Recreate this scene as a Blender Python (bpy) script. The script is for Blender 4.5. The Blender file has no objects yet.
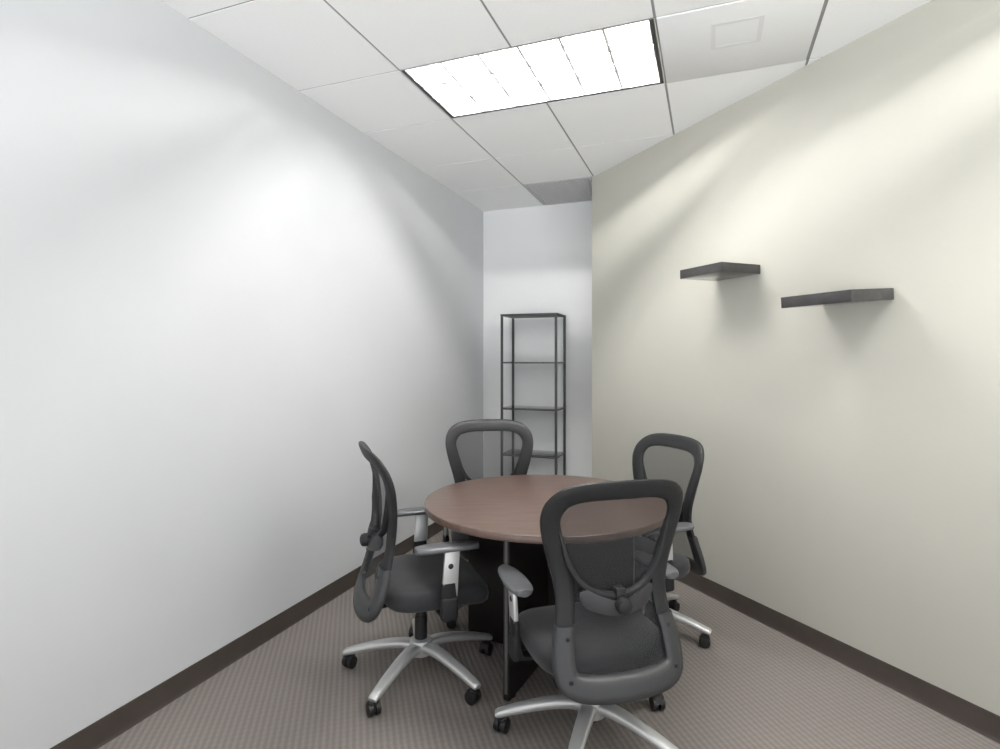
import bpy, bmesh, math, random
from mathutils import Vector, Matrix
C = bpy.context.scene.collection
R = math.radians
YAW = 20.5
CS, SN = math.cos(R(YAW)), math.sin(R(YAW))
H = 2.85          # ceiling height
XL = -2.08        # left wall
YB = 5.10         # back wall
DIAG = 3.57       # right wall: x + y = DIAG


def W(a, d, z=0.0):
    """(sideways, distance along the view axis) on plan -> world"""
    return Vector((a * CS - d * SN, a * SN + d * CS, z))


# ------------------------------------------------------------------ materials
def newmat(name):
    m = bpy.data.materials.new(name)
    m.use_nodes = True
    nt = m.node_tree
    b = nt.nodes['Principled BSDF']
    return m, nt, b


def plain(name, col, rough=0.5, metal=0.0, spec=0.5, var=0.0, vscale=40.0, bump=0.0, bscale=200.0):
    m, nt, b = newmat(name)
    b.inputs['Base Color'].default_value = (*col, 1)
    b.inputs['Roughness'].default_value = rough
    b.inputs['Metallic'].default_value = metal
    b.inputs['Specular IOR Level'].default_value = spec
    tc = nt.nodes.new('ShaderNodeTexCoord')
    if var:
        n = nt.nodes.new('ShaderNodeTexNoise')
        n.inputs['Scale'].default_value = vscale
        n.inputs['Detail'].default_value = 3
        nt.links.new(tc.outputs['Object'], n.inputs['Vector'])
        r = nt.nodes.new('ShaderNodeValToRGB')
        r.color_ramp.elements[0].position = .3
        r.color_ramp.elements[1].position = .7
        r.color_ramp.elements[0].color = (*[c * (1 - var) for c in col], 1)
        r.color_ramp.elements[1].color = (*[min(1, c * (1 + var)) for c in col], 1)
        nt.links.new(n.outputs['Fac'], r.inputs['Fac'])
        nt.links.new(r.outputs['Color'], b.inputs['Base Color'])
    if bump:
        n = nt.nodes.new('ShaderNodeTexNoise')
        n.inputs['Scale'].default_value = bscale
        n.inputs['Detail'].default_value = 2
        nt.links.new(tc.outputs['Object'], n.inputs['Vector'])
        bp = nt.nodes.new('ShaderNodeBump')
        bp.inputs['Strength'].default_value = bump
        bp.inputs['Distance'].default_value = .002
        nt.links.new(n.outputs['Fac'], bp.inputs['Height'])
        nt.links.new(bp.outputs['Normal'], b.inputs['Normal'])
    return m


M = {}
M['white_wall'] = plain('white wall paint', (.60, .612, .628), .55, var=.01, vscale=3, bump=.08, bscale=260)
M['end_wall_lit'] = plain('white wall paint with light painted in', (.74, .75, .752), .55, var=.01, vscale=3, bump=.08, bscale=260)  # same white paint, lightened to stand in for extra light on this wall
M['beige_wall'] = plain('sage beige wall paint', (.465, .457, .403), .5, var=.012, vscale=3, bump=.08, bscale=260)
M['tile'] = plain('mineral fibre ceiling tile', (.90, .905, .90), .9, var=.03, vscale=160, bump=.25, bscale=300)
M['tbar'] = plain('grey ceiling grid', (.30, .30, .297), .6)
M['vent'] = plain('perforated vent face', (.80, .805, .80), .6, var=.03, vscale=220)
M['vent_dim'] = plain('vent neck behind perforations', (.73, .735, .73), .6, var=.03, vscale=220)
M['grille'] = plain('return grille enamel', (.55, .55, .55), .6)
M['grille_back'] = plain('return duct interior', (.38, .38, .38), .9)
M['base'] = plain('dark brown rubber baseboard', (.052, .042, .036), .5, spec=.3, var=.08, vscale=12)
M['shelf_black'] = plain('black brown laminate', (.040, .038, .038), .08, spec=.5, var=.1, vscale=30)
M['rack'] = plain('black powder coated steel', (.045, .046, .048), .45)
M['frame'] = plain('charcoal moulded plastic', (.017, .0174, .0185), .5, spec=.3, bump=.1, bscale=500)
M['bracket'] = plain('dark grey moulded plastic', (.033, .034, .036), .42, bump=.1, bscale=500)
M['armpad'] = plain('grey soft polyurethane', (.095, .098, .104), .33)
M['black'] = plain('black plastic', (.014, .014, .015), .4)
M['rubber'] = plain('black nylon wheel', (.012, .012, .012), .45)
M['fabric'] = plain('black woven seat fabric', (.018, .018, .021), .8, var=.05, vscale=350, bump=.04, bscale=500)
M['fabric'].node_tree.nodes['Principled BSDF'].inputs['Sheen Weight'].default_value = .15
M['silver'] = plain('silver painted aluminium', (.60, .60, .595), .38, metal=.55, var=.02, vscale=20)
M['darkwood'] = plain('espresso laminate', (.012, .010, .009), .35, var=.15, vscale=20)
M['edge_metal'] = plain('grey edge banding', (.13, .13, .13), .4, metal=.5)
M['housing'] = plain('bright reflector sheet', (.66, .66, .66), .2, metal=.8)
M['louvre'] = plain('bright semi specular louvre', (.80, .80, .81), .2, metal=.85)
M['slot'] = plain('dark air slot', (.05, .05, .05), .7)

# lamp
m, nt, b = newmat('fluorescent tube')
b.inputs['Base Color'].default_value = (.9, .9, .9, 1)
b.inputs['Emission Color'].default_value = (1, .985, .955, 1)
b.inputs['Emission Strength'].default_value = 268
M['tube'] = m

# mesh fabric : open weave that lets part of the light through
m, nt, b = newmat('black open mesh fabric')
b.inputs['Base Color'].default_value = (.022, .023, .025, 1)
b.inputs['Roughness'].default_value = .7
tr = nt.nodes.new('ShaderNodeBsdfTransparent')
mx = nt.nodes.new('ShaderNodeMixShader')
tc = nt.nodes.new('ShaderNodeTexCoord')
nz = nt.nodes.new('ShaderNodeTexNoise')
nz.inputs['Scale'].default_value = 300
mr = nt.nodes.new('ShaderNodeMapRange')
mr.inputs['To Min'].default_value = .61
mr.inputs['To Max'].default_value = .63
nt.links.new(tc.outputs['Object'], nz.inputs['Vector'])
nt.links.new(nz.outputs['Fac'], mr.inputs['Value'])
nt.links.new(mr.outputs['Result'], mx.inputs['Fac'])
nt.links.new(tr.outputs[0], mx.inputs[1])
nt.links.new(b.outputs[0], mx.inputs[2])
nt.links.new(mx.outputs[0], nt.nodes['Material Output'].inputs['Surface'])
M['mesh'] = m

# glass shelf
m, nt, b = newmat('clear shelf glass')
nt.nodes.remove(b)
tr = nt.nodes.new('ShaderNodeBsdfTransparent')
tr.inputs['Color'].default_value = (.93, .95, .95, 1)
gl = nt.nodes.new('ShaderNodeBsdfGlossy')
gl.inputs['Roughness'].default_value = .03
fr = nt.nodes.new('ShaderNodeFresnel')
fr.inputs['IOR'].default_value = 1.5
mx = nt.nodes.new('ShaderNodeMixShader')
nt.links.new(fr.outputs[0], mx.inputs['Fac'])
nt.links.new(tr.outputs[0], mx.inputs[1])
nt.links.new(gl.outputs[0], mx.inputs[2])
nt.links.new(mx.outputs[0], nt.nodes['Material Output'].inputs['Surface'])
M['glass'] = m

# walnut table top
m, nt, b = newmat('walnut laminate')
b.inputs['Roughness'].default_value = .30
tc = nt.nodes.new('ShaderNodeTexCoord')
mp = nt.nodes.new('ShaderNodeMapping')
mp.inputs['Scale'].default_value = (1.2, 14, 3)
mp.inputs['Rotation'].default_value = (0, 0, R(20))
nz = nt.nodes.new('ShaderNodeTexNoise')
nz.inputs['Scale'].default_value = 4
nz.inputs['Detail'].default_value = 6
nz.inputs['Distortion'].default_value = .6
rp = nt.nodes.new('ShaderNodeValToRGB')
rp.color_ramp.elements[0].position = .3
rp.color_ramp.elements[0].color = (.098, .062, .049, 1)
rp.color_ramp.elements[1].position = .72
rp.color_ramp.elements[1].color = (.148, .097, .078, 1)
nt.links.new(tc.outputs['Object'], mp.inputs['Vector'])
nt.links.new(mp.outputs[0], nz.inputs['Vector'])
nt.links.new(nz.outputs['Fac'], rp.inputs['Fac'])
nt.links.new(rp.outputs['Color'], b.inputs['Base Color'])
M['walnut'] = m

# loop carpet with fine ribs of alternating tufts
m, nt, b = newmat('ribbed loop carpet')
b.inputs['Roughness'].default_value = .95
b.inputs['Specular IOR Level'].default_value = .15
tc = nt.nodes.new('ShaderNodeTexCoord')
mp = nt.nodes.new('ShaderNodeMapping')
mp.inputs['Rotation'].default_value = (0, 0, R(-35))
nt.links.new(tc.outputs['Object'], mp.inputs['Vector'])
w1 = nt.nodes.new('ShaderNodeTexWave')
w1.wave_type = 'BANDS'
w1.bands_direction = 'X'
w1.inputs['Scale'].default_value = 13
w1.inputs['Distortion'].default_value = .5
w1.inputs['Detail'].default_value = 1
w1.inputs['Detail Scale'].default_value = 3
w2 = nt.nodes.new('ShaderNodeTexWave')
w2.wave_type = 'BANDS'
w2.bands_direction = 'Y'
w2.inputs['Scale'].default_value = 11
w2.inputs['Distortion'].default_value = 1.5
n3 = nt.nodes.new('ShaderNodeTexNoise')
n3.inputs['Scale'].default_value = 170
n3.inputs['Detail'].default_value = 2
for w in (w1, w2, n3):
    nt.links.new(mp.outputs[0], w.inputs['Vector'])
ma = nt.nodes.new('ShaderNodeMath'); ma.operation = 'MULTIPLY_ADD'
ma.inputs[1].default_value = .10
nt.links.new(w2.outputs['Fac'], ma.inputs[0])
mb = nt.nodes.new('ShaderNodeMath'); mb.operation = 'MULTIPLY'
mb.inputs[1].default_value = .45
nt.links.new(w1.outputs['Fac'], mb.inputs[0])
nt.links.new(mb.outputs[0], ma.inputs[2])
mc = nt.nodes.new('ShaderNodeMath'); mc.operation = 'MULTIPLY_ADD'
mc.inputs[1].default_value = .5
nt.links.new(n3.outputs['Fac'], mc.inputs[0])
nt.links.new(ma.outputs[0], mc.inputs[2])
rp = nt.nodes.new('ShaderNodeValToRGB')
rp.color_ramp.elements[0].position = .3
rp.color_ramp.elements[0].color = (.172, .152, .139, 1)
rp.color_ramp.elements[1].position = .95
rp.color_ramp.elements[1].color = (.245, .222, .206, 1)
nt.links.new(mc.outputs[0], rp.inputs['Fac'])
nt.links.new(rp.outputs['Color'], b.inputs['Base Color'])
bp = nt.nodes.new('ShaderNodeBump')
bp.inputs['Strength'].default_value = .5
bp.inputs['Distance'].default_value = .004
nt.links.new(mc.outputs[0], bp.inputs['Height'])
nt.links.new(bp.outputs['Normal'], b.inputs['Normal'])
M['carpet'] = m


# ------------------------------------------------------------------ mesh helpers
def add_box(bm, x0, x1, y0, y1, z0, z1, bevel=0.0, seg=2):
    r = bmesh.ops.create_cube(bm, size=1)
    vs = r['verts']
    for v in vs:
        v.co = Vector(((x0 + x1) / 2 + v.co.x * (x1 - x0), (y0 + y1) / 2 + v.co.y * (y1 - y0), (z0 + z1) / 2 + v.co.z * (z1 - z0)))
    if bevel:
        es = list({e for v in vs for e in v.link_edges})
        bmesh.ops.bevel(bm, geom=es, offset=bevel, segments=seg, affect='EDGES', profile=.5)
    return vs


def add_tube(bm, pts, rad, n=12, flat=None, up=Vector((0, 0, 1)), cap=True):
    """sweep an ellipse along pts; rad = list of (a, b): a sideways, b along the normal"""
    rings = []
    N = len(pts)
    for i, p in enumerate(pts):
        p = Vector(p)
        t = (Vector(pts[min(i + 1, N - 1)]) - Vector(pts[max(i - 1, 0)])).normalized()
        s = t.cross(up)
        if s.length < 1e-4:
            s = t.cross(Vector((0, 1, 0)))
        s.normalize()
        nn = s.cross(t).normalized()
        a, b_ = rad[i] if isinstance(rad, list) else rad
        ring = []
        for k in range(n):
            th = 2 * math.pi * k / n
            ca, sa = math.cos(th), math.sin(th)
            e = .7
            ca = math.copysign(abs(ca) ** e, ca); sa = math.copysign(abs(sa) ** e, sa)
            ring.append(bm.verts.new(p + s * a * ca + nn * b_ * sa))
        rings.append(ring)
    for i in range(N - 1):
        for k in range(n):
            bm.faces.new((rings[i][k], rings[i][(k + 1) % n], rings[i + 1][(k + 1) % n], rings[i + 1][k]))
    if cap:
        bm.faces.new(rings[0][::-1]); bm.faces.new(rings[-1])


def add_lathe(bm, prof, n=24, M4=None):
    """prof: (r, z) pairs from bottom to top, closed at both ends"""
    rings = []
    for r, z in prof:
        rings.append([bm.verts.new((r * math.cos(2 * math.pi * k / n), r * math.sin(2 * math.pi * k / n), z)) for k in range(n)])
    for i in range(len(prof) - 1):
        for k in range(n):
            bm.faces.new((rings[i][k], rings[i][(k + 1) % n], rings[i + 1][(k + 1) % n], rings[i + 1][k]))
    bm.faces.new(rings[0][::-1]); bm.faces.new(rings[-1])
    if M4 is not None:
        bmesh.ops.transform(bm, matrix=M4, verts=[v for r in rings for v in r])


def data(name, bm, mats, smooth=True, angle=40):
    bmesh.ops.recalc_face_normals(bm, faces=bm.faces)
    me = bpy.data.meshes.new(name)
    bm.to_mesh(me); bm.free()
    for m_ in (mats if isinstance(mats, (list, tuple)) else [mats]):
        me.materials.append(m_)
    if smooth:
        me.shade_smooth()
        me.set_sharp_from_angle(angle=R(angle))
    return me


def link(name, me, parent=None, loc=(0, 0, 0), rot=(0, 0, 0), label=None):
    o = bpy.data.objects.new(name, me)
    C.objects.link(o)
    o.parent = parent
    o.location = loc
    o.rotation_euler = rot
    if label:
        o['label'] = label
    return o


def obj(name, bm, mats, parent=None, loc=(0, 0, 0), rot=(0, 0, 0), smooth=True, label=None, angle=40):
    return link(name, data(name, bm, mats, smooth, angle), parent, loc, rot, label)


def tag(o, label, cat, group=None):
    o['label'] = label; o['category'] = cat
    if group:
        o['group'] = group
    return o


def thing(name, label, cat, loc=(0, 0, 0), rz=0, group=None):
    o = bpy.data.objects.new(name, None)
    o.empty_display_size = .1
    C.objects.link(o)
    o.location = loc; o.rotation_euler = (0, 0, rz)
    return tag(o, label, cat, group)


def struct(name, bm, mats, label, cat, smooth=False):
    o = obj(name, bm, mats, smooth=smooth)
    o['kind'] = 'structure'
    return tag(o, label, cat)


def prism(bm, poly, z0, z1):
    a = [bm.verts.new((x, y, z0)) for x, y in poly]
    b_ = [bm.verts.new((x, y, z1)) for x, y in poly]
    n = len(poly)
    bm.faces.new(a[::-1]); bm.faces.new(b_)
    for i in range(n):
        bm.faces.new((a[i], a[(i + 1) % n], b_[(i + 1) % n], b_[i]))


# ------------------------------------------------------------------ room shell
YF = -1.2
CX, CY = -.885, DIAG + .885      # where the beige wall ends
XF = DIAG - YF
WT = H + .12
bm = bmesh.new(); prism(bm, [(XL - .1, YF), (XF + .3, YF), (XF + .3, YB + .1), (XL - .1, YB + .1)], -.05, 0)
struct('floor', bm, M['carpet'], 'brown grey ribbed carpet floor under the table and chairs', 'floor')
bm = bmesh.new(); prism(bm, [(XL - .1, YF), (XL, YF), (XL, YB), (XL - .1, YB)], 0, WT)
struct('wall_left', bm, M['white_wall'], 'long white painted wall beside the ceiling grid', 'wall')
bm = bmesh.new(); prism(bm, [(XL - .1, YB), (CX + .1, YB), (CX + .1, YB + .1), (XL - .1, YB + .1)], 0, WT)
struct('wall_back', bm, M['end_wall_lit'], 'narrow white end wall behind the black rack', 'wall')
bm = bmesh.new()
prism(bm, [(CX, CY), (XF, YF), (XF + .14, YF), (CX + .1, CY + .05), (CX + .1, YB), (CX, YB)], 0, WT)
struct('wall_right', bm, M['beige_wall'], 'angled sage beige painted wall carrying two black shelves', 'wall')


def cove(bm, p, q, nrm):
    """rubber cove base along p-q with a rounded top and a small toe"""
    p, q, nrm = Vector(p), Vector(q), Vector(nrm)
    prof = [(0, 0), (.014, 0), (.010, .006), (.006, .014), (.005, .085), (.003, .0935), (0, .0945)]
    A = [bm.verts.new(p + nrm * a + Vector((0, 0, z))) for a, z in prof]
    B = [bm.verts.new(q + nrm * a + Vector((0, 0, z))) for a, z in prof]
    n = len(prof)
    for i in range(n):
        bm.faces.new((A[i], A[(i + 1) % n], B[(i + 1) % n], B[i]))
    bm.faces.new(A); bm.faces.new(B[::-1])


s2 = math.sqrt(.5)
bm = bmesh.new(); cove(bm, (XL, YF, 0), (XL, YB, 0), (1, 0, 0))
struct('baseboard_left', bm, M['base'], 'dark brown baseboard along the white wall', 'baseboard', True)
bm = bmesh.new(); cove(bm, (XL, YB, 0), (CX, YB, 0), (0, -1, 0))
struct('baseboard_back', bm, M['base'], 'dark brown baseboard behind the black rack', 'baseboard', True)
bm = bmesh.new(); cove(bm, (CX, CY, 0), (XF, YF, 0), (-s2, -s2, 0))
struct('baseboard_right', bm, M['base'], 'dark brown baseboard along the beige wall', 'baseboard', True)

# suspended ceiling: tiles in a lay-in grid
GX = [XL - .1, -1.46, -.868, -.222, .44, 1.07, 1.70, 2.33, 2.96, 3.59, 4.22, 4.85, XF + .2]
GY = [YF - .3, YF, -.90, -.71, -.10, .51, 1.16, 1.78, 2.467, 3.07, 3.78, 4.43, YB + .1]
FIX = [(1, 3, 8), (4, 6, 6)]                  # fixture cells: first column, end column, row
VENT = (3, 8); GRILLE = (1, 11)
skip = {(i, j) for a, b_, j in FIX for i in range(a, b_)}
bm = bmesh.new(); bg = bmesh.new()
for i in range(len(GX) - 1):
    for j in range(len(GY) - 1):
        if (i, j) in skip or (i, j) == GRILLE:
            continue
        if GX[i] + GY[j] > DIAG + .25:
            continue
        x0, x1, y0, y1 = GX[i], GX[i + 1], GY[j], GY[j + 1]
        if (i, j) != VENT:
            add_box(bm, x0 + .006, x1 - .006, y0 + .005, y1 - .005, H, H + .014)
        add_box(bg, x0, x1, y0, y1, H + .004, H + .03)
struct('ceiling', bm, M['tile'], 'white suspended ceiling tiles over the table', 'ceiling')
struct('trim_1', bg, M['tbar'], 'thin grey grid between the white ceiling tiles', 'ceiling grid')


# ------------------------------------------------------------------ light fixtures
def troffer(x0, x1, y0, y1, label, lab_group=None):
    t = thing('ceiling_light', label, 'light', ((x0 + x1) / 2, (y0 + y1) / 2, H), 0, lab_group)
    a, b_ = (x1 - x0) / 2, (y1 - y0) / 2
    top = .118
    TZ = .084
    bm = bmesh.new()        # reflector housing : open at the bottom
    w = .006
    add_box(bm, -a, a, -b_, b_, top, top + w)
    add_box(bm, -a, -a + w, -b_, b_, .0, top); add_box(bm, a - w, a, -b_, b_, .0, top)
    add_box(bm, -a + w, a - w, -b_, -b_ + w, .0, top); add_box(bm, -a + w, a - w, b_ - w, b_, .0, top)
    obj('housing', bm, M['housing'], t, smooth=False)
    bm = bmesh.new()        # dark air slots round the louvre
    s = .018
    for q in ((-a + w, -a + w + s, -b_ + w, b_ - w), (a - w - s, a - w, -b_ + w, b_ - w), (-a + w + s, a - w - s, b_ - w - s * .8, b_ - w)):
        bm = bmesh.new()
        add_box(bm, *q, -.002, .075, .001, 1)
        obj('air_slot', bm, M['slot'], t, smooth=False, label='dark slot beside the louvre')
    xa, xb, ya, yb = -a + w + s, a - w - s, -b_ + w, b_ - w - s * .8

    def blade(bm, along, pos, lo, hi, hh=.028, tw=.009):
        pr = []
        for k in range(7):
            u = k / 6
            pr.append((.007 + (tw - .007) * u ** 2, u * hh + .001))
        sec = [(h_, z) for h_, z in pr] + [(-h_, z) for h_, z in reversed(pr)]
        A, B = [], []
        for h_, z in sec:
            if along == 'x':
                A.append(bm.verts.new((lo, pos + h_, z))); B.append(bm.verts.new((hi, pos + h_, z)))
            else:
                A.append(bm.verts.new((pos + h_, lo, z))); B.append(bm.verts.new((pos + h_, hi, z)))
        n = len(sec)
        for i in range(n):
            bm.faces.new((A[i], A[(i + 1) % n], B[(i + 1) % n], B[i]))
        bm.faces.new(A); bm.faces.new(B[::-1])
    bm = bmesh.new()
    rows = [ya + (yb - ya) * k / 3 for k in range(4)]
    cols = [xa + (xb - xa) * k / 6 for k in range(7)]
    for r_ in rows[1:3]:
        blade(bm, 'x', r_, xa, xb)
    for c_ in cols[1:6]:
        blade(bm, 'y', c_, ya, yb)
    add_box(bm, xa, xb, ya, ya + .004, 0, .075); add_box(bm, xa, xb, yb - .004, yb, 0, .075)
    add_box(bm, xa, xa + .004, ya, yb, 0, .075); add_box(bm, xb - .004, xb, ya, yb, 0, .075)
    obj('louvre', bm, M['louvre'], t, smooth=True, label='bright square cell louvre')
    for k in range(3):
        yc = (rows[k] + rows[k + 1]) / 2
        bm = bmesh.new()
        add_tube(bm, [(xa + .03, yc, TZ), (xb - .03, yc, TZ)], (.0065, .0065), 16)
        obj('lamp_tube', bm, M['tube'], t, label='glowing white tube')
    return t


troffer(GX[1], GX[3], GY[8], GY[9], 'bright square-celled ceiling light set among the tiles above the table', 'fluorescent ceiling lights')
troffer(GX[4], GX[6], GY[6], GY[7], 'square-celled ceiling light over the near end of the room', 'fluorescent ceiling lights')

# supply vent panel beside the light
x0, x1, y0, y1 = GX[3], GX[4] - .004, GY[8], GY[9]
t = thing('ceiling_vent', 'light grey square ceiling vent panel beside the bright ceiling light', 'vent', ((x0 + x1) / 2, (y0 + y1) / 2, H))
a, b_ = (x1 - x0) / 2 - .006, (y1 - y0) / 2 - .004
bm = bmesh.new(); add_box(bm, -a, a, -b_, b_, -.004, .008, .003, 2)
obj('vent_face', bm, M['vent'], t)
bm = bmesh.new()
for q, w in ((.105, .018),):
    c_ = -.065
    add_box(bm, -q, -q + w, c_ - q, c_ + q, -.0048, -.004); add_box(bm, q - w, q, c_ - q, c_ + q, -.0048, -.004)
    add_box(bm, -q + w, q - w, c_ + q - w, c_ + q, -.0048, -.004); add_box(bm, -q + w, q - w, c_ - q, c_ - q + w, -.0048, -.004)
obj('neck_outline', bm, M['vent_dim'], t, smooth=False, label='faint grey square at the centre')

# return grille over the rack
x0, x1, y0, y1 = GX[1] + .006, CX - .003, GY[11] + .004, YB - .012
t = thing('return_grille', 'darker grey ceiling grille above the black rack', 'vent', ((x0 + x1) / 2, (y0 + y1) / 2, H))
a, b_ = (x1 - x0) / 2, (y1 - y0) / 2
bm = bmesh.new(); w = .022
add_box(bm, -a, a, -b_, -b_ + w, -.003, .015, .002, 1); add_box(bm, -a, a, b_ - w, b_, -.003, .015, .002, 1)
add_box(bm, -a, -a + w, -b_ + w, b_ - w, -.003, .015, .002, 1); add_box(bm, a - w, a, -b_ + w, b_ - w, -.003, .015, .002, 1)
obj('grille_frame', bm, M['grille'], t)
bm = bmesh.new()
n = 22
for k in range(1, n):
    y = -b_ + w + (2 * b_ - 2 * w) * k / n
    add_box(bm, -a + w, a - w, y - .0022, y + .0022, .0, .012)
for k in range(1, n):
    x = -a + w + (2 * a - 2 * w) * k / n
    add_box(bm, x - .0022, x + .0022, -b_ + w, b_ - w, .0005, .0115)
obj('grille_core', bm, M['grille'], t, smooth=False, label='fine square egg-crate core')
bm = bmesh.new(); add_box(bm, -a, a, -b_, b_, .0155, .03)
obj('grille_backing', bm, M['grille_back'], t, smooth=False, label='dark duct opening')


# ------------------------------------------------------------------ floating shelves
def shelf(far, z, label, L=.305, D=.278, T=.05, sag=0.0):
    """far: where the far back corner meets the beige wall"""
    bm = bmesh.new()
    add_box(bm, 0, L, 0, D, 0, T, .0015, 2)
    o = obj('floating_shelf', bm, M['shelf_black'], None, (far[0] - .0008, far[1] - .0008, z), (R(sag), 0, R(-45)))
    # local +y must point out of the wall
    for v in o.data.vertices:
        v.co.y = -v.co.y
    o.data.flip_normals()
    return tag(o, label, 'shelf', 'floating wall shelves')


shelf((.035, DIAG - .035), 1.861, 'black box-edged floating shelf, the higher one on the beige wall', sag=.8)
shelf((.500, DIAG - .500), 1.657, 'black box-edged floating shelf, the lower one on the beige wall', L=.33, sag=4.2)

# ------------------------------------------------------------------ rack
t = thing('etagere_rack', 'tall narrow black metal rack with glass shelves against the end wall', 'shelf rack', (-1.505, 4.895, 0))
a, b_, zt = .262, .165, 1.81
for sx in (-1, 1):
    for sy in (-1, 1):
        bm = bmesh.new()
        x, y = sx * (a - .012), sy * (b_ - .012)
        add_box(bm, x - .010, x + .010, y - .010, y + .010, 0, zt - .016, .002, 1)
        obj('post', bm, M['rack'], t)
for z in (.15, .56, .972, 1.385):
    bm = bmesh.new()
    q = .008
    for sy in (-1, 1):
        y = sy * (b_ - .012)
        add_box(bm, -a + .024, a - .024, y - q, y + q, z - .016, z - .006, .0015, 1)
    for sx in (-1, 1):
        x = sx * (a - .012)
        add_box(bm, x - q, x + q, -b_ + .024, b_ - .024, z - .016, z - .006, .0015, 1)
    r_ = obj('shelf_rail', bm, M['rack'], t)
    bm = bmesh.new()
    add_box(bm, -a + .006, a - .006, -b_ + .026, b_ - .026, z - .006, z, .001, 1)
    obj('glass_shelf', bm, M['glass'], r_, label='clear glass shelf')
bm = bmesh.new(); add_box(bm, -a, a, -b_, b_, zt - .016, zt, .003, 2)
obj('top_panel', bm, M['rack'], t)

# ------------------------------------------------------------------ round table
TC = W(.218, 2.68)
TR = .572
t = thing('round_table', 'round walnut-topped meeting table on dark crossed panels in the middle of the room', 'table', TC, R(YAW))
bm = bmesh.new()
add_lathe(bm, [(TR - .006, .708), (TR - .001, .711), (TR, .716), (TR, .735), (TR - .002, .739), (TR - .006, .74)], 128)
obj('tabletop', bm, M['walnut'], t, angle=50)
for k, ang in enumerate((62.7, 152.7)):
    L = .42; T = .014
    bm = bmesh.new()
    if k == 0:
        add_box(bm, -L, L, -T, T, .004, .705, .002, 1)
    else:
        add_box(bm, -L, -T - .0005, -T, T, .004, .705, .002, 1); add_box(bm, T + .0005, L, -T, T, .004, .705, .002, 1)
    p = obj('base_panel', bm, M['darkwood'], t, (0, 0, 0), (0, 0, R(ang)))
    for s in (-1, 1):
        bm = bmesh.new()
        add_box(bm, s * L - .002, s * L + .002, -.007, .007, .03, .700, .001, 1)
        obj('edge_strip', bm, M['edge_metal'], p, label='grey edge strip')
        bm = bmesh.new()
        add_lathe(bm, [(.018, 0), (.018, .003), (.008, .004)], 16, Matrix.Translation((s * (L - .05), 0, 0)))
        obj('glide', bm, M['black'], p)


# ------------------------------------------------------------------ office chair
def spline(pts, n):
    out = []
    N = len(pts)
    for i in range(N - 1):
        p0 = Vector(pts[max(i - 1, 0)]); p1 = Vector(pts[i]); p2 = Vector(pts[i + 1]); p3 = Vector(pts[min(i + 2, N - 1)])
        for k in range(n):
            u = k / n
            out.append(.5 * ((2 * p1) + (p2 - p0) * u + (2 * p0 - 5 * p1 + 4 * p2 - p3) * u * u + (3 * p1 - p0 - 3 * p2 + p3) * u ** 3))
    out.append(Vector(pts[-1]))
    return out


def interp(tab, z):
    for (z0, v0), (z1, v1) in zip(tab, tab[1:]):
        if z <= z1 or (z1, v1) == tab[-1]:
            u = max(0, min(1, (z - z0) / (z1 - z0)))
            u2 = u
            return v0 + (v1 - v0) * u2


PROF = [tuple(v) for v in spline([(.33, -.095, 0), (.42, -.062, 0), (.52, -.030, 0), (.62, -.006, 0), (.70, 0, 0), (.78, -.006, 0), (.87, -.022, 0), (.95, -.046, 0), (1.04, -.085, 0)], 8)]
PROF = [(p[0], p[1]) for p in PROF]


def S(x, z):
    return -.178 + interp(PROF, z) + .55 * x * x


OUT = [(0, 1.038), (.125, 1.033), (.205, 1.014), (.252, .970), (.266, .912), (.258, .850), (.240, .780), (.220, .710), (.208, .640), (.213, .570), (.230, .490), (.234, .420), (.216, .368), (.150, .338), (0, .328)]
INN = [(0, .968), (.11, .966), (.170, .952), (.194, .926), (.200, .895), (.186, .840), (.166, .775), (.150, .705), (.145, .640), (.151, .570), (.163, .500), (.166, .435), (.154, .414), (.10, .406), (0, .403)]
SUB = 5
OUTS = spline([(x, z, 0) for x, z in OUT], SUB)
INNS = spline([(x, z, 0) for x, z in INN], SUB)


def ring_loop(i0, i1, thick, grow=0.0, closed=False, dy=0.0):
    """solid band between the outlines from index i0 to i1 (right half), mirrored to the left half"""
    bm = bmesh.new()
    idx = [(i, 1) for i in range(i0, i1 + 1)]
    if closed:
        idx += [(i, -1) for i in range(i1 - 1, i0, -1)]
    else:
        idx += [(i, -1) for i in range(i1 - 1, i0 - 1, -1)]
    n = 14
    rings = []
    for i, s in idx:
        o, q = OUTS[i], INNS[i]
        mid = (o + q) / 2; hv = (o - q) / 2
        ring = []
        for k in range(n):
            th = 2 * math.pi * k / n
            ca, sa = math.cos(th), math.sin(th)
            ca = math.copysign(abs(ca) ** .75, ca); sa = math.copysign(abs(sa) ** .75, sa)
            p = mid + hv * (ca * (1 + grow))
            ring.append(bm.verts.new((s * p.x, S(p.x, p.y) + dy + thick * sa, p.y)))
        rings.append(ring)
    N = len(rings)
    for i in range(N if closed else N - 1):
        A, B = rings[i], rings[(i + 1) % N]
        for k in range(n):
            bm.faces.new((A[k], A[(k + 1) % n], B[(k + 1) % n], B[k]))
    if not closed:
        bm.faces.new(rings[0][::-1]); bm.faces.new(rings[-1])
    return bm


CH = {}
CH['back_frame'] = data('back_frame', ring_loop(0, len(OUTS) - 1, .0135, closed=True), M['frame'])
CH['lower_bracket'] = data('lower_bracket', ring_loop(9 * SUB + 1, len(OUTS) - 1, .021, .07, dy=-.006), M['bracket'])
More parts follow.
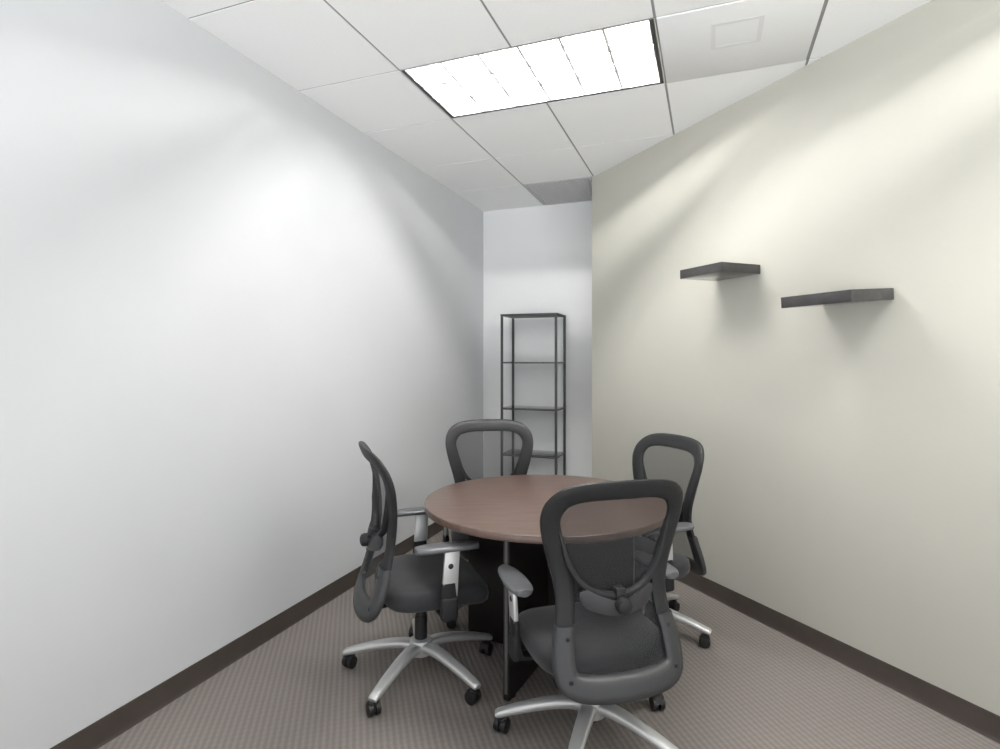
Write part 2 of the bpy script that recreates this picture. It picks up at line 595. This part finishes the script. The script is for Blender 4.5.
# mesh panel
bm = bmesh.new()
rows = []
for k in range(33):
    z = .398 + (.978 - .398) * k / 32
    best = .14
    for p, q in zip(INNS, INNS[1:]):
        if min(p.y, q.y) <= z <= max(p.y, q.y) and abs(p.y - q.y) > 1e-6:
            u = (z - p.y) / (q.y - p.y)
            best = p.x + (q.x - p.x) * u
    if z >= .970 or z <= .406:
        best = .08
    best += .006
    rows.append([bm.verts.new((best * (j / 10 - 1), S(best * (j / 10 - 1), z) + .003, z)) for j in range(21)])
for A, B in zip(rows, rows[1:]):
    for j in range(20):
        bm.faces.new((A[j], A[j + 1], B[j + 1], B[j]))
CH['mesh_panel'] = data('mesh_panel', bm, M['mesh'])
# U-shaped yoke behind the mesh, from the upper sides down to the knob
up = [(-.222, .93), (-.193, .83), (-.172, .76), (-.136, .698), (-.09, .662), (-.048, .648), (0, .644), (.048, .648), (.09, .662), (.136, .698), (.172, .76), (.193, .83), (.222, .93)]
ups = spline([(x, z, 0) for x, z in up], 4)
pts = [Vector((v.x, S(v.x, v.y) - .012 * max(0, min(1, (.222 - abs(v.x)) / .05)) - .016 * max(0, 1 - abs(v.x) / .19), v.y)) for v in ups]
yr = [max(.3, min(1, (.226 - abs(v.x)) / .05)) for v in ups]
bm = bmesh.new()
add_tube(bm, pts, [(.011 * k, .016 * k) for k in yr], 12, up=Vector((0, 1, 0)))
CH['yoke'] = data('yoke', bm, M['frame'])
# lumbar pad : bowed band with two wings
bm = bmesh.new()
sec = []
for k in range(25):
    x = -.135 + .27 * k / 24
    f_ = abs(x) / .135
    zc = .606 + .042 * f_ ** 1.5
    hh = .024 + .010 * f_ - .022 * max(0, f_ - .85) / .15
    y = S(x, zc) - .020 - .022 * (1 - f_ * f_)
    sec.append([bm.verts.new((x, y - .006, zc - hh)), bm.verts.new((x, y - .009, zc)), bm.verts.new((x, y - .006, zc + hh)), bm.verts.new((x, y + .004, zc + hh)), bm.verts.new((x, y + .004, zc - hh))])
for A, B in zip(sec, sec[1:]):
    for j in range(5):
        bm.faces.new((A[j], A[(j + 1) % 5], B[(j + 1) % 5], B[j]))
bm.faces.new(sec[0]); bm.faces.new(sec[-1][::-1])
CH['lumbar_pad'] = data('lumbar_pad', bm, M['bracket'])
yk = S(0, .645)
bm = bmesh.new()
add_lathe(bm, [(.020, 0), (.027, .004), (.028, .020), (.024, .030), (.012, .036)], 24, Matrix.Translation((0, yk - .050, .622)) @ Matrix.Rotation(R(90), 4, 'X'))
add_box(bm, -.018, .018, yk - .05, yk - .012, .590, .672, .006, 2)
CH['knob'] = data('lumbar_knob', bm, M['frame'])
# screws of the lower bracket
bm = bmesh.new()
add_lathe(bm, [(.007, 0), (.007, .003), (.004, .004)], 12, Matrix.Rotation(R(90), 4, 'X'))
CH['screw'] = data('screw', bm, M['black'])
SCREWS = [(s * x, S(x, z) - .0255, z) for s in (-1, 1) for x, z in ((.186, .520), (.190, .400))]
# seat : rounded cushion with waterfall front
bm = bmesh.new()
nu, nv = 40, 12
sr = []
for j in range(nv + 1):
    ph = -math.pi / 2 + math.pi * j / nv
    rr = math.copysign(abs(math.cos(ph)) ** .45, math.cos(ph)) if abs(math.cos(ph)) > 1e-6 else .0
    zz = math.copysign(abs(math.sin(ph)) ** .6, math.sin(ph))
    ring = []
    for i in range(nu):
        th = 2 * math.pi * i / nu
        ca, sa = math.cos(th), math.sin(th)
        e = .5
        x = .248 * rr * math.copysign(abs(ca) ** e, ca)
        y = .235 * rr * math.copysign(abs(sa) ** e, sa) + .045
        if y > 0:
            x *= 1 - .05 * (y / .28) ** 2
        z = .446 + .062 * zz
        if zz > 0:
            z += .012 * (x / .248) ** 2 - .010
        if y > .12:
            z -= .038 * ((y - .12) / .16) ** 2
        ring.append(bm.verts.new((x, y, z)))
    sr.append(ring)
for A, B in zip(sr, sr[1:]):
    for i in range(nu):
        bm.faces.new((A[i], A[(i + 1) % nu], B[(i + 1) % nu], B[i]))
bmesh.ops.remove_doubles(bm, verts=bm.verts, dist=1e-5)
CH['seat'] = data('seat', bm, M['fabric'], angle=80)
bm = bmesh.new()
add_box(bm, -.09, .09, -.13, .14, .355, .402, .012, 2)
add_box(bm, -.19, .19, -.02, .10, .388, .404, .004, 1)
add_tube(bm, [(0, -.12, .375), (0, -.17, .366), (0, -.215, .370), (0, -.250, .386)], [(.045, .010), (.045, .010), (.050, .009), (.055, .008)], 12)
CH['mechanism'] = data('tilt_mechanism', bm, M['black'])
bm = bmesh.new()
add_tube(bm, [(.08, .04, .378), (.19, .05, .372), (.225, .05, .368)], [(.005, .005), (.005, .005), (.005, .005)], 8)
add_box(bm, .215, .265, .035, .065, .362, .374, .004, 2)
CH['lever'] = data('height_lever', bm, M['black'])
bm = bmesh.new()
add_lathe(bm, [(.026, .10), (.028, .14), (.028, .26), (.025, .262), (.025, .30), (.017, .302), (.017, .36)], 24)
CH['gas_lift'] = data('gas_lift', bm, M['black'])
bm = bmesh.new()
add_lathe(bm, [(.030, .085), (.050, .092), (.054, .13), (.046, .155), (.032, .160)], 24)
CH['hub'] = data('base_hub', bm, M['silver'])
# one base leg, pointing along +x
lp = [(.030, 0, .125), (.08, 0, .131), (.14, 0, .126), (.20, 0, .115), (.26, 0, .101), (.31, 0, .087), (.342, 0, .078), (.356, 0, .072)]
bm = bmesh.new()
lps = [tuple(v) for v in spline(lp, 3)]
nl = len(lps)
add_tube(bm, lps, [(.031 - .012 * i / (nl - 1), (.021 - .009 * i / (nl - 1)) * (1 if i < nl - 2 else .8)) for i in range(nl)], 14)
CH['leg'] = data('base_leg', bm, M['silver'], angle=60)
# twin wheel caster, stem at the origin
bm = bmesh.new()
for s in (-1, 1):
    T4 = Matrix.Translation((-.012, s * .0145, .027)) @ Matrix.Rotation(R(90), 4, 'X')
    add_lathe(bm, [(.020, -.0105), (.026, -.009), (.027, 0), (.026, .009), (.020, .0105)], 20, T4)
add_lathe(bm, [(.008, .02), (.008, .066)], 10)
hood = [(-.036, 0, .034), (-.026, 0, .052), (-.008, 0, .058), (.010, 0, .050)]
add_tube(bm, hood, [(.006, .003), (.024, .004), (.024, .005), (.010, .003)], 10)
CH['caster'] = data('caster', bm, M['rubber'])
# arm (right side; mirrored copy for the left)


def arm_meshes(s):
    bm = bmesh.new()
    # silver upright plate, slightly leaning
    add_box(bm, -.009, .009, -.034, .034, .435, .630, .006, 2)
    for v in bm.verts:
        u = (v.co.z - .435) / .195
        v.co.y *= 1 - .08 * u
        v.co.y += .012 * u
        v.co.x += s * (.282 + .006 * u)
    up = data('arm_upright', bm, M['silver'])
    bm = bmesh.new()
    add_tube(bm, [(s * .06, .03, .352), (s * .20, .03, .350), (s * .262, .03, .362), (s * .281, .03, .410), (s * .282, .03, .50)],
             [(.010, .030), (.010, .031), (.012, .033), (.015, .036), (.013, .034)], 12, up=Vector((0, 1, 0)))
    for v in bm.verts:
        v.co.y -= .03
    # rounded black boot under the silver plate
    add_box(bm, s * .282 - .017, s * .282 + .017, -.036, .036, .350, .445, .014, 3)
    low = data('arm_bracket', bm, M['frame'])
    bm = bmesh.new()
    add_lathe(bm, [(.011, 0), (.011, .004), (.007, .006)], 16, Matrix.Translation((s * .292, .004, .57)) @ Matrix.Rotation(R(90 * s), 4, 'Y'))
    btn = data('height_button', bm, M['black'])
    bm = bmesh.new()
    n = 26
    pr = [(-.128, .016), (-.120, .030), (-.09, .042), (-.03, .046), (.03, .043), (.085, .036), (.12, .026), (.134, .012)]
    ps = spline([(y, w, 0) for y, w in pr], 4)
    rings = []
    for p in ps:
        y, w = p.x, p.y
        zc = .647 - .10 * (y - .0) ** 2 * (3 if y > 0 else 1)
        ring = []
        for k in range(14):
            th = 2 * math.pi * k / 14
            ca, sa = math.cos(th), math.sin(th)
            ca = math.copysign(abs(ca) ** .7, ca); sa = math.copysign(abs(sa) ** .7, sa)
            ring.append(bm.verts.new((s * .289 + w * ca, y - .012, zc + .013 * sa)))
        rings.append(ring)
    for A, B in zip(rings, rings[1:]):
        for k in range(14):
            bm.faces.new((A[k], A[(k + 1) % 14], B[(k + 1) % 14], B[k]))
    bm.faces.new(rings[0]); bm.faces.new(rings[-1][::-1])
    pad = data('arm_pad', bm, M['armpad'], angle=60)
    return up, low, btn, pad


ARMS = [arm_meshes(1), arm_meshes(-1)]


def chair(pos, face, base, label, dz=0.0, arm=0.0, low=.03):
    """pos on plan (sideways, distance); face, base: angles on plan against the view's sideways axis"""
    p = W(*pos)
    rz = R(face + YAW - 90)
    t = thing('office_chair', label, 'chair', p, rz, 'mesh office chairs around the round table')
    up = (0, 0, dz)
    link('base_hub', CH['hub'], t)
    g = link('gas_lift', CH['gas_lift'], t, up)
    rnd = random.Random(int(base * 7 + face))
    for k in range(5):
        an = R(base + 72 * k) - R(face - 90)
        l = link('base_leg', CH['leg'], t, (0, 0, 0), (0, 0, an))
        link('caster', CH['caster'], l, (.340, 0, 0), (0, 0, rnd.uniform(-1.3, 1.3)), label='black twin-wheel caster')
    me = link('tilt_mechanism', CH['mechanism'], t, (0, 0, dz - low))
    link('height_lever', CH['lever'], me)
    link('seat', CH['seat'], t, (0, 0, dz - low), label='black fabric seat cushion')
    bf = link('back_frame', CH['back_frame'], t, up)
    link('yoke', CH['yoke'], bf)
    link('mesh_panel', CH['mesh_panel'], t, up, label='see-through black mesh')
    lb = link('lower_bracket', CH['lower_bracket'], t, up)
    for q in SCREWS:
        link('screw', CH['screw'], lb, q)
    lu = link('lumbar_pad', CH['lumbar_pad'], t, up)
    link('lumbar_knob', CH['knob'], lu)
    for a_ in ARMS:
        ar = link('armrest', a_[1], t, (0, .055, dz + arm))
        link('arm_upright', a_[0], ar, label='silver upright')
        link('arm_pad', a_[3], ar, label='smooth grey pad')
        link('height_button', a_[2], ar)
    return t


chair((-.354, 2.523), 20, 30, 'black mesh office chair in profile by the white wall, silver arm upright in view')
chair((.340, 2.09), 106, 32, 'black mesh office chair nearest the camera, its knobbed back towards us', dz=-.03, arm=-.015, low=.042)
chair((.72, 2.925), 204, 41, 'black mesh office chair between the table and the beige wall', dz=-.04, arm=.003)
chair((-.03, 3.20), -80, 10, 'black mesh office chair across the table, in front of the black rack')

# ------------------------------------------------------------------ camera, world, view
cam = bpy.data.cameras.new('camera')
cam.sensor_width = 36
cam.lens = 563.5 / 1000 * 36
cam.shift_y = -.0145
cam.clip_start = .05
co = bpy.data.objects.new('camera', cam)
C.objects.link(co)
co.location = (0, 0, 1.40)
co.rotation_euler = (R(90), 0, R(YAW))
bpy.context.scene.camera = co

w = bpy.data.worlds.new('World')
bpy.context.scene.world = w
w.use_nodes = True
bgn = w.node_tree.nodes['Background']
# soft sky above, added upward glow below the horizon to lift the ceiling
wt = w.node_tree
gtc = wt.nodes.new('ShaderNodeTexCoord')
gsep = wt.nodes.new('ShaderNodeSeparateXYZ')
gmr = wt.nodes.new('ShaderNodeMapRange')
gmr.interpolation_type = 'SMOOTHSTEP'
gmr.inputs['From Min'].default_value = -.15
gmr.inputs['From Max'].default_value = .10
gmr.inputs['To Min'].default_value = 4.9
gmr.inputs['To Max'].default_value = 1.0
wt.links.new(gtc.outputs['Generated'], gsep.inputs[0])
wt.links.new(gsep.outputs['Z'], gmr.inputs['Value'])
wt.links.new(gmr.outputs['Result'], bgn.inputs['Strength'])
bgn.inputs['Color'].default_value = (.96, .98, 1, 1)

sc = bpy.context.scene
sc.view_settings.view_transform = 'Standard'
sc.view_settings.look = 'None'
sc.view_settings.gamma = 1
sc.view_settings.use_curve_mapping = False
sc.view_settings.exposure = .04
sc.cycles.use_denoising = True
sc.cycles.max_bounces = 12
sc.cycles.diffuse_bounces = 7
sc.cycles.transparent_max_bounces = 16
sc.cycles.caustics_reflective = True
